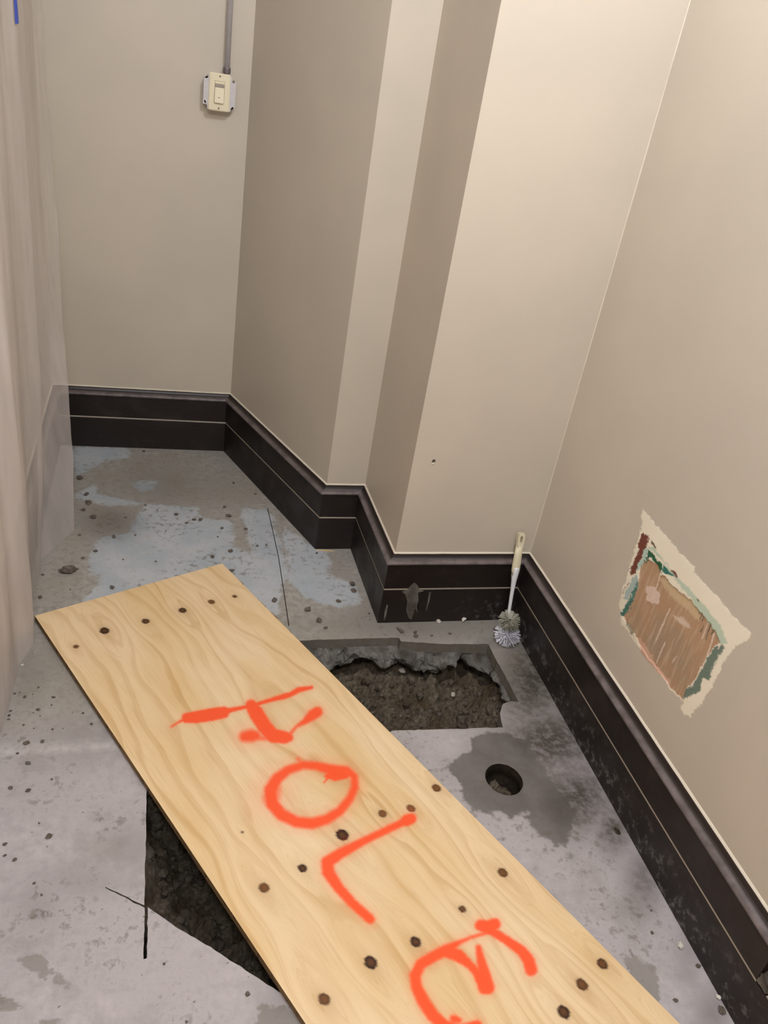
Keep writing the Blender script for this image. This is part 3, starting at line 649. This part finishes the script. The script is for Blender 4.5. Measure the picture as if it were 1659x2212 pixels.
# ------------------------------------------------------------------ toilet brush in the corner
bx_, by_ = 1.096, 1.872
brush = empty('toilet_brush', (bx_, by_, 0), 'white toilet brush with cream grip leaning upright in the corner on the baseboard', 'brush')
tp = on_y((1126, 1149), 1.988)
base = Vector((bx_ + 0.0, by_ + 0.012, 0.045)); topv = Vector((tp[0], 1.985, tp[2])); ax = (topv - base)
def al(t): return base + ax * t
bm = bmesh.new(); ts = [0.0, .12, .25, .40, .50, .56, .62, .64]; lathe(bm, [.0052, .0052, .0056, .0064, .0088, .0112, .0122, .0114], [al(t) for t in ts], 16); bm_obj('shaft', bm, M_BRW, brush, True)
# grip with a hanging hole
e1 = ax.normalized(); e2 = (Vector((1, 0, 0)) - e1 * e1.x).normalized(); e3 = e1.cross(e2)
bm = bmesh.new(); secs = [(.575, .0122, .0092), (.60, .0138, .0100), (.66, .0142, .0102), (.76, .0130, .0094), (.86, .0116, .0078)]
rings = []
for t, rx, ry in secs: rings.append([bm.verts.new(al(t) + e2 * rx * math.cos(2 * PI * q / 20) + e3 * ry * math.sin(2 * PI * q / 20) + e1 * (0.010 * math.sin(2 * PI * q / 20) if t == .575 else 0)) for q in range(20)])
for r0, r1 in zip(rings, rings[1:]):
    for q in range(20): bm.faces.new((r0[q], r0[(q + 1) % 20], r1[(q + 1) % 20], r1[q]))
bm.faces.new(rings[0]); bm.faces.new(rings[-1])
bm_obj('grip', bm, M_BRC, brush, True)
bm = bmesh.new()
def rrect(hw, z_a, z_b, n=24):
    cz = (z_a + z_b) / 2; hh = (z_b - z_a) / 2; o = []
    for q in range(n):
        a = 2 * PI * q / n; c, s = math.cos(a), math.sin(a); o.append((hw * math.copysign(abs(c) ** .45, c), cz + hh * math.copysign(abs(s) ** .45, s)))
    return o
Lx = ax.length
oo = rrect(.0112, .84 * Lx, 1.0 * Lx); ii_ = rrect(.0045, .895 * Lx, .965 * Lx)
lay = []
for sd in (-.0070, .0070):
    lay.append(([bm.verts.new(base + e1 * z + e2 * x + e3 * sd) for x, z in oo], [bm.verts.new(base + e1 * z + e2 * x + e3 * sd) for x, z in ii_]))
for q in range(24):
    w = (q + 1) % 24
    for k_ in (0, 1): bm.faces.new((lay[k_][0][q], lay[k_][0][w], lay[k_][1][w], lay[k_][1][q]))
    bm.faces.new((lay[0][0][q], lay[0][0][w], lay[1][0][w], lay[1][0][q])); bm.faces.new((lay[0][1][q], lay[0][1][w], lay[1][1][w], lay[1][1][q]))
bm_obj('hanging_loop', bm, M_BRC, brush)
# bristle head: wire core and two whorls of bristles
bm = bmesh.new(); lathe(bm, [.004, .005, .005, .006, .005], [al(.02), Vector((bx_ + .001, by_ + .006, .07)), Vector((bx_, by_ - .002, .05)), Vector((bx_ - .001, by_ - .004, .03)), Vector((bx_ - .001, by_ - .002, .012))], 12); bm_obj('wire_core', bm, M_BRW, brush, True)
def whorl(name, c, axis, r_in, r_out, n, spread, mat, drop=0.0, clump=0):
    bm = bmesh.new(); axis = Vector(axis).normalized(); u = axis.orthogonal().normalized(); v = axis.cross(u)
    R0 = random.Random(n)
    for q in range(n):
        a = R0.uniform(0, 2 * PI)
        if clump: a = round(a / (2 * PI) * clump) / clump * 2 * PI + R0.uniform(-.55, .55) * 2 * PI / clump * .8
        h = R0.uniform(-1, 1); dr = (u * math.cos(a) + v * math.sin(a)).normalized()
        p0 = Vector(c) + axis * h * spread * .35 + dr * r_in
        l = r_out * R0.uniform(.72, 1.0) * math.sqrt(max(.15, 1 - .55 * h * h)); p1 = Vector(c) + axis * h * spread + dr * l + Vector((0, 0, -drop * R0.uniform(.6, 1)))
        p1.z = max(p1.z, .0008); p1.x = min(p1.x, 1.1462)
        w = .0013; s1 = axis.cross(dr).normalized() * w; s2 = axis * w
        A = [bm.verts.new(p0 + s1), bm.verts.new(p0 - s1 * .5 + s2), bm.verts.new(p0 - s1 * .5 - s2)]; B = [bm.verts.new(p1 + s1), bm.verts.new(p1 - s1 * .5 + s2), bm.verts.new(p1 - s1 * .5 - s2)]
        for k_ in range(3): bm.faces.new((A[k_], A[(k_ + 1) % 3], B[(k_ + 1) % 3], B[k_]))
        bm.faces.new(B)
    o = bm_obj(name, bm, mat, brush); o['kind'] = 'stuff'; return o
whorl('bristle_tuft', (bx_ + .002, by_ + .008, .074), (0.05, -.45, .9), .004, .039, 330, .022, M_BRG, 0, 34)
whorl('bristle_tuft', (bx_ + .001, by_ - .004, .030), (0.0, -.12, 1), .006, .046, 420, .026, M_BRI, .004, 13)

# ------------------------------------------------------------------ light switch and conduit on the back wall
YB = 3.1735
sc = on_y((474, 200), YB - 0.05); SXc, SZc = sc[0], sc[2]
sw = empty('light_switch', (SXc, YB, SZc), 'almond wall switch with motion sensor on a surface steel box', 'switch')
def rbox(name, cx, cy, cz, sx_, sy_, sz_, mat, bev=0.003, seg=3, par=sw):
    bm = bmesh.new(); box(bm, (cx, cy, cz), (sx_, sy_, sz_)); bmesh.ops.bevel(bm, geom=bm.edges[:], offset=bev, segments=seg, affect='EDGES'); return bm_obj(name, bm, mat, par, False)
bm = bmesh.new(); box(bm, (SXc + .001, YB - .019, SZc - .002), (.102, .038, .102)); bmesh.ops.bevel(bm, geom=[e for e in bm.edges if abs(e.verts[0].co.y - e.verts[1].co.y) > .02], offset=.012, segments=4, affect='EDGES'); bm_obj('steel_box', bm, M_GALV, sw)
# raised cover with rounded ears
bm = bmesh.new(); box(bm, (SXc + .001, YB - .0395, SZc - .002), (.106, .003, .106)); bmesh.ops.bevel(bm, geom=[e for e in bm.edges if abs(e.verts[0].co.y - e.verts[1].co.y) > .002], offset=.014, segments=5, affect='EDGES'); bm_obj('cover_ring', bm, M_GALV, sw)
fp_ = rbox('faceplate', SXc, YB - .0445, SZc, .070, .0075, .1145, M_ALMOND, .0028)
rbox('switch_frame', SXc, YB - .0478, SZc + .001, .0345, .002, .068, m_simple('almond_shadow_gap', lin(168, 154, 118), .5, .3, bump=0), .0006)
rbox('sensor_window', SXc, YB - .0495, SZc + .0205, .0315, .003, .0095, M_LENS, .0008); rbox('sensor_housing', SXc, YB - .0497, SZc + .0295, .0315, .003, .008, M_ALMOND, .0008)
bm = bmesh.new(); vs = box(bm, (SXc, YB - .0515, SZc - .0085), (.0305, .005, .047))
for v in vs:
    if v.co.y < YB - .052: v.co.y += .002 if v.co.z > SZc else -.003
bmesh.ops.bevel(bm, geom=bm.edges[:], offset=.001, segments=2, affect='EDGES'); rk = bm_obj('rocker', bm, M_ALMOND, sw)
rbox('indicator_slot', SXc - .001, YB - .0553, SZc - .015, .007, .0012, .0014, M_DARK, .0003, 1, rk)
def disc(name, x, y, z, r, d, mat, sxx=1.0, par=sw, rot=0.0):
    bm = bmesh.new(); bmesh.ops.create_cone(bm, cap_ends=True, segments=18, radius1=r, radius2=r * .85, depth=d)
    bmesh.ops.transform(bm, matrix=Matrix.Translation((x, y, z)) @ Matrix.Rotation(rot, 4, 'Y') @ Matrix.Diagonal((sxx, 1, 1, 1)) @ Matrix.Rotation(PI / 2, 4, 'X'), verts=bm.verts); return bm_obj(name, bm, mat, par)
for dz in (.0485, -.0485): disc('screw', SXc, YB - .0485, SZc + dz, .0032, .0016, M_SCREW, 1.0, fp_)
for dx, dz, rr in ((-.0435, .040, .7), (.0460, -.043, .2), (-.0455, -.034, -.7)): disc('mounting_slot', SXc + dx, YB - .0412, SZc + dz, .0030, .0012, M_DARK, 1.7, sw, rr - 1.2)
disc('screw', SXc + .0455, YB - .0418, SZc + .038, .0042, .002, M_SCREW)
cxp = SXc + .023; cyp = YB - .020
con = empty('conduit', (cxp, cyp, SZc + .05), 'grey metal conduit pipe running up the wall from the switch box', 'conduit')
bm = bmesh.new(); z0_ = SZc + .0495; lathe(bm, [.0092, .0092], [(cxp, cyp, z0_ + .024), (cxp, cyp, ZC)], 24); bm_obj('pipe', bm, M_GALV, con, True)
bm = bmesh.new(); lathe(bm, [.0115, .0115, .0105, .0105, .0125, .0125, .0115], [(cxp, cyp, z0_), (cxp, cyp, z0_ + .006), (cxp, cyp, z0_ + .0062), (cxp, cyp, z0_ + .010), (cxp, cyp, z0_ + .0102), (cxp, cyp, z0_ + .024), (cxp, cyp, z0_ + .027)], 20); bm_obj('connector', bm, m_simple('dull_zinc', lin(120, 112, 112), .5, .4, .5), con)

# ------------------------------------------------------------------ plastic sheet over the left wall, blue tape
ZK = [0, .25, .6, 1.3, 2.45]
cols = [[(-.258, 2.516), (-.266, 2.66), (-.300, 2.86), (-.344, 3.08), (-.352, 3.135)],
        [(-.305, 2.415), (-.312, 2.52), (-.335, 2.70), (-.352, 2.86), (-.356, 2.92)],
        [(-.350, 2.309), (-.352, 2.43), (-.359, 2.56), (-.361, 2.66), (-.361, 2.68)],
        [(-.336, 2.270), (-.327, 2.38), (-.324, 2.46), (-.332, 2.50), (-.346, 2.50)],
        [(-.350, 2.150), (-.352, 2.20), (-.360, 2.30), (-.360, 2.36), (-.358, 2.38)],
        [(-.332, 2.030), (-.334, 2.06), (-.342, 2.10), (-.348, 2.14), (-.352, 2.16)],
        [(-.313, 1.925), (-.316, 1.96), (-.324, 1.98), (-.338, 2.00), (-.348, 2.02)],
        [(-.342, 1.830), (-.349, 1.83), (-.356, 1.85), (-.357, 1.87), (-.357, 1.90)],
        [(-.344, 1.710), (-.334, 1.68), (-.330, 1.67), (-.340, 1.68), (-.350, 1.70)],
        [(-.351, 1.577), (-.352, 1.54), (-.357, 1.53), (-.357, 1.55), (-.357, 1.56)]]
for q in range(1, 25):
    rr = 0.012 * (q % 2) + 0.006 * rng.uniform(); cols.append([(-.352 + rr * f_, 1.577 - q * 0.1 + .02 * rng.uniform()) for f_ in (.7, 1, 1, .7, .4)])
cols = np.array(cols); NCOL = len(cols); SUB = 12; NZ = 110; ZT = 2.45
NS = (NCOL - 1) * SUB; SH = []; sv = np.linspace(0, NCOL - 1, NS + 1); zv = np.linspace(0, ZT, NZ + 1)
lev = np.stack([[np.interp(zv, ZK, cols[c, :, k_]) for k_ in (0, 1)] for c in range(NCOL)])      # column, xy, z
ker = np.array([1, 2, 3, 4, 3, 2, 1]) / 16.0
for k_ in (0, 1):
    for c in range(NCOL):
        L_ = lev[c, k_]; pad = np.concatenate([np.full(3, L_[0]) - (L_[1] - L_[0]) * np.arange(3, 0, -1), L_, np.full(3, L_[-1])])
        for _ in range(3): L_ = np.convolve(pad, ker, 'valid'); pad = np.concatenate([pad[:3], L_, pad[-3:]])
        lev[c, k_] = L_
for a in range(NZ + 1):
    z = zv[a]; x = np.interp(sv, np.arange(NCOL), lev[:, 0, a]); y = np.interp(sv, np.arange(NCOL), lev[:, 1, a])
    for q in (0, 1):
        t_ = (x, y)[q]; pd = np.concatenate([t_[:1].repeat(2), t_, t_[-1:].repeat(2)]); sm = np.convolve(pd, np.array([1, 2, 3, 2, 1]) / 9.0, 'valid'); sm[0] = t_[0]
        if q == 0: x = sm
        else: y = sm
    wob = np.array([noise.fractal(Vector((yy * 5, z * .8, 3)), .8, 2, 3) for yy in y]) * .006 + np.array([noise.noise(Vector((yy * 26, z * 3.5, 9))) for yy in y]) * .0022
    x = x + wob * min(1, .3 + z / .4); x = np.maximum(x, -.353 if z < .27 else -.372)
    SH.append(np.stack([x, y, np.full(NS + 1, z + .001)], 1))
SHA = np.concatenate(SH); n = NS + 1; idx = np.arange(len(SHA)).reshape(NZ + 1, n)
F = np.stack([idx[:-1, :-1], idx[:-1, 1:], idx[1:, 1:], idx[1:, :-1]], -1).reshape(-1, 4)
sheet = mesh_obj('plastic_sheet', SHA, F, M_SHEET, None, True)
tag(sheet, 'milky translucent plastic sheeting hung in folds over the side wall', 'plastic sheet')
def sheet_pt(px_, off=0.003):
    g = to_px(SHA); i = np.argmin(np.hypot(g[:, 0] - px_[0], g[:, 1] - px_[1])); return Vector(SHA[i]) + Vector((off, 0, 0))
ts_ = [sheet_pt((33 + (38 - 33) * t * 0 + 3 * t, 52 * t)) for t in (0, 1)]
bm = bmesh.new(); tapez = np.linspace(ts_[1].z, ts_[1].z + .62, 24); prev = None
yc = ts_[1].y
for z in tapez:
    rg = []
    for dy in np.linspace(-.02, .02, 5):
        row = SH[min(NZ, int(round(z / ZT * NZ)))]; xx = np.interp(-(yc + dy), -row[:, 1], row[:, 0]); rg.append((xx, yc + dy, z))
    fr = [bm.verts.new((x + .004, y, z)) for x, y, z in rg]; bk = [bm.verts.new((x + .003, y, z)) for x, y, z in rg]
    if prev:
        for q in range(4): bm.faces.new((prev[0][q], prev[0][q + 1], fr[q + 1], fr[q])); bm.faces.new((prev[1][q], bk[q], bk[q + 1], prev[1][q + 1]))
        for q in (0, 4): bm.faces.new((prev[0][q], fr[q], bk[q], prev[1][q]))
    prev = (fr, bk)
tag(bm_obj('masking_tape', bm, M_TAPE, None), 'strip of blue masking tape stuck on the plastic sheeting', 'tape')

# ------------------------------------------------------------------ concrete crumbs and stones
CR = []
for s in range(6):
    bm = bmesh.new(); bmesh.ops.create_icosphere(bm, subdivisions=2, radius=0.5)
    for v in bm.verts:
        d = 1 + 0.55 * noise.noise(v.co * 2.6 + Vector((s * 7.1, 0, 0))) + .2 * noise.noise(v.co * 6 + Vector((0, s * 3.3, 0))); v.co *= d; v.co.z *= .62
    zmin = min(v.co.z for v in bm.verts)
    for v in bm.verts: v.co.z -= zmin
    me = D.meshes.new('crumb_%d' % s); bm.to_mesh(me); bm.free(); CR.append(me)
def crumb(px_, w, pale, label, group, name='concrete_crumb', z=None, sy=0.8):
    if group and 'dark crumb' in label:
        kind_ = 'tiny' if w < 5.5 else ('small' if w < 9.0 else 'larger'); label = label.replace('small', kind_); group = kind_ + ' ' + group
    p = on_z(px_, 0.0); me0 = CR[random.randrange(6)]
    me = me0.copy() if False else me0
    key = ('P' if pale else 'D') + me0.name
    if key not in CRM:
        m2 = me0.copy(); m2.name = key; m2.materials.append(M_CRUMBW if pale else M_CRUMB); CRM[key] = m2
    o = D.objects.new(name, CRM[key]); COL.objects.link(o)
    sc_ = w * np.linalg.norm(p - CAM) / FPX
    zz_ = -0.0010
    if z is not None:
        zz_ = z(p[0], p[1]) - 0.004
        for _ in range(4): p = on_z(px_, zz_ + .004); zz_ = soil_z(p[0], p[1]) - .003
    o.location = (p[0], p[1], zz_); o.scale = (sc_, sc_ * sy, sc_ * .8); o.rotation_euler = (0, 0, random.uniform(0, 6.28)); tag(o, label, 'crumb' if name == 'concrete_crumb' else 'stone', group); return o
CRM = {}
LA = ('small dark crumb of concrete on floor between plywood end and back baseboard', 'crumbs beyond the plywood')
LB = ('small dark crumb of concrete on floor between plastic sheet and plywood edge', 'crumbs beside the plastic sheet')
LC = ('small dark crumb of concrete on the strip between trench and black baseboard', 'crumbs along the trench edge')
LD = ('small dark crumb of concrete by the baseboard near the drain hole', 'crumbs along the long baseboard')
A_ = [(478,703,40),(515,800,28),(528,850,36),(498,890,28),(558,935,34),(750,935,16),(1052,918,24),(1115,968,20),(1160,950,22),(1197,950,26),(1340,873,20),(1365,927,28),(1325,1000,20),(1470,1005,20),(1375,1137,28),(1268,1170,28),(570,1137,24),(680,1052,24),(808,1040,14),(868,862,14),(735,1185,12),(930,1198,14),(495,1178,20),(475,1040,18),(255,1278,16),(420,1365,12),(670,1355,30),(240,1413,26),(1640,1430,34),(1535,1105,18),(1385,1255,28),(1395,730,20),(1525,795,18),(860,540,18),(940,890,10),(990,1015,12),(1300,1050,12),(1590,1100,14)]
for x, y, w in A_: crumb((x * .3617, 780 + y * .3617), w * .3617, False, *LA)
for x, y, w in [(425,1075,30),(475,1125,32),(505,1155,20),(625,960,28),(630,990,26),(562,1037,24),(275,1035,24),(145,712,14),(77,812,18),(75,655,18),(465,820,14),(845,1172,24),(832,1160,20),(905,1175,18),(910,1192,22),(1265,1160,24),(700,1090,12),(980,1190,12),(1060,1180,14)]:
    crumb((460 + x * .4822, 800 + y * .4822), w * .4822, False, *LC)
for x, y, w in [(140,1405,18),(140,1465,20),(340,1577,22),(220,1662,30),(130,1633,20),(175,1622,14),(290,1637,12),(475,1665,28),(455,1735,16),(340,1775,32),(295,1800,12),(95,1787,22),(80,1828,26),(78,1860,22),(208,1910,20),(355,1828,14),(465,1950,22),(300,1940,14),(235,2075,44),(375,2058,36),(155,2160,22),(555,1940,12),(810,1900,26),(735,1805,22),(285,1270,10)]:
    crumb((x * .2441, 1100 + y * .2441), w * .2441, False, *LB)
for x, y, w in [(55,480,20),(145,493,22),(250,730,30),(75,848,20),(25,768,20),(25,826,14),(145,355,22),(90,303,12),(175,967,14),(212,1027,12),(840,1380,14),(1268,1535,24),(955,1676,14),(200,660,10),(265,435,12)]:
    crumb((x * .422, 1500 + y * .422), w * .422, False, *LB)
for x, y, w in [(1065,985,16),(1185,1330,22),(1420,1385,34),(1300,1155,24),(1060,870,12)]: crumb((959 + x * .422, 1600 + y * .422), w * .422, False, *LD)
crumb((147, 1237), 34, False, 'largest flat concrete chunk lying on floor beside the plastic sheet', None, 'concrete_chunk', None, 0.45)['category'] = 'chunk'
for px_, w in [((45.2, 1424.7), 7), ((47.6, 1436.8), 6.5)]: crumb(px_, w, True, 'pale round flake on floor at the hem of the plastic sheet', 'pale flakes at the sheet hem', 'plaster_flake')['category'] = 'flake'
crumb((947, 1343), 13, True, 'pale lump of plaster at the foot of the alcove baseboard, nearer the column', None, 'plaster_lump')['category'] = 'lump'
crumb((1000, 1339), 20, True, 'wider pale flake of plaster at the foot of the alcove baseboard, nearer the brush', None, 'plaster_flake', None, 0.6)['category'] = 'flake'
crumb((1469, 2043), 14, True, 'white plaster lump on floor beside the long black baseboard', None, 'plaster_lump')['category'] = 'lump'
crumb((1550, 2154), 10, True, 'small pale chip against the foot of the long baseboard', None, 'plaster_chip')['category'] = 'chip'
for (x, y, w, lb) in [(685,520,42,'biggest pale stone on the soil in the trench'),(845,560,24,'small pale pebble alone in the middle of the trench soil'),(968,640,36,'round grey stone on the trench soil towards its near edge'),(640,545,24,'grey stone on the trench soil beside the biggest pale stone')]:
    crumb((600 + x * .3918, 1250 + y * .3918), w * .3918, w != 24 or x > 700, lb, None, 'stone', soil_z)['category'] = 'stone'
# rubble bits in the soil, too many to count
bm = bmesh.new()
for q in range(1100):
    x, y = random.uniform(.0, 1.02), random.uniform(.9, 1.88)
    if not inpoly(np.array([[x, y]]), trench)[0]: continue
    r_ = random.uniform(.004, .010) * random.choice((.7, 1, 1, 1.6)) * (1.3 if x < .4 else 1); m = bmesh.ops.create_icosphere(bm, subdivisions=1, radius=r_)
    for v in m['verts']: v.co = v.co * (1 + .4 * noise.noise(v.co * 200 + Vector((q, 0, 0)))) + Vector((x, y, soil_z(x, y) + r_ * .2))
rb = bm_obj('rubble', bm, m_rough('rubble', lin(78, 70, 60), lin(112, 104, 92), lin(66, 56, 46), 90), soil); rb['kind'] = 'stuff'; rb['label'] = 'loose gravel bits on the soil'
# splinter of wood lying at the pilaster foot
a_, b_ = on_z((683, 1188)), on_z((722, 1191)); d_ = (b_ - a_); n_ = np.array([-d_[1], d_[0], 0]); n_ /= np.linalg.norm(n_)
bm = bmesh.new(); A4 = [a_, a_ + d_ * .5 - n_ * .003, b_, a_ + d_ * .5 + n_ * .002]
lo_ = [bm.verts.new((p[0], p[1], -.0006)) for p in A4]; hi_ = [bm.verts.new((p[0], p[1], .003)) for p in A4]
bm.faces.new(hi_); bm.faces.new(lo_[::-1])
for q in range(4): bm.faces.new((lo_[q], lo_[(q + 1) % 4], hi_[(q + 1) % 4], hi_[q]))
tag(bm_obj('wood_splinter', bm, m_simple('pale_wood', lin(214, 188, 140), .7, .2), None), 'pale wood splinter on floor at the foot of the pilaster baseboard', 'splinter')
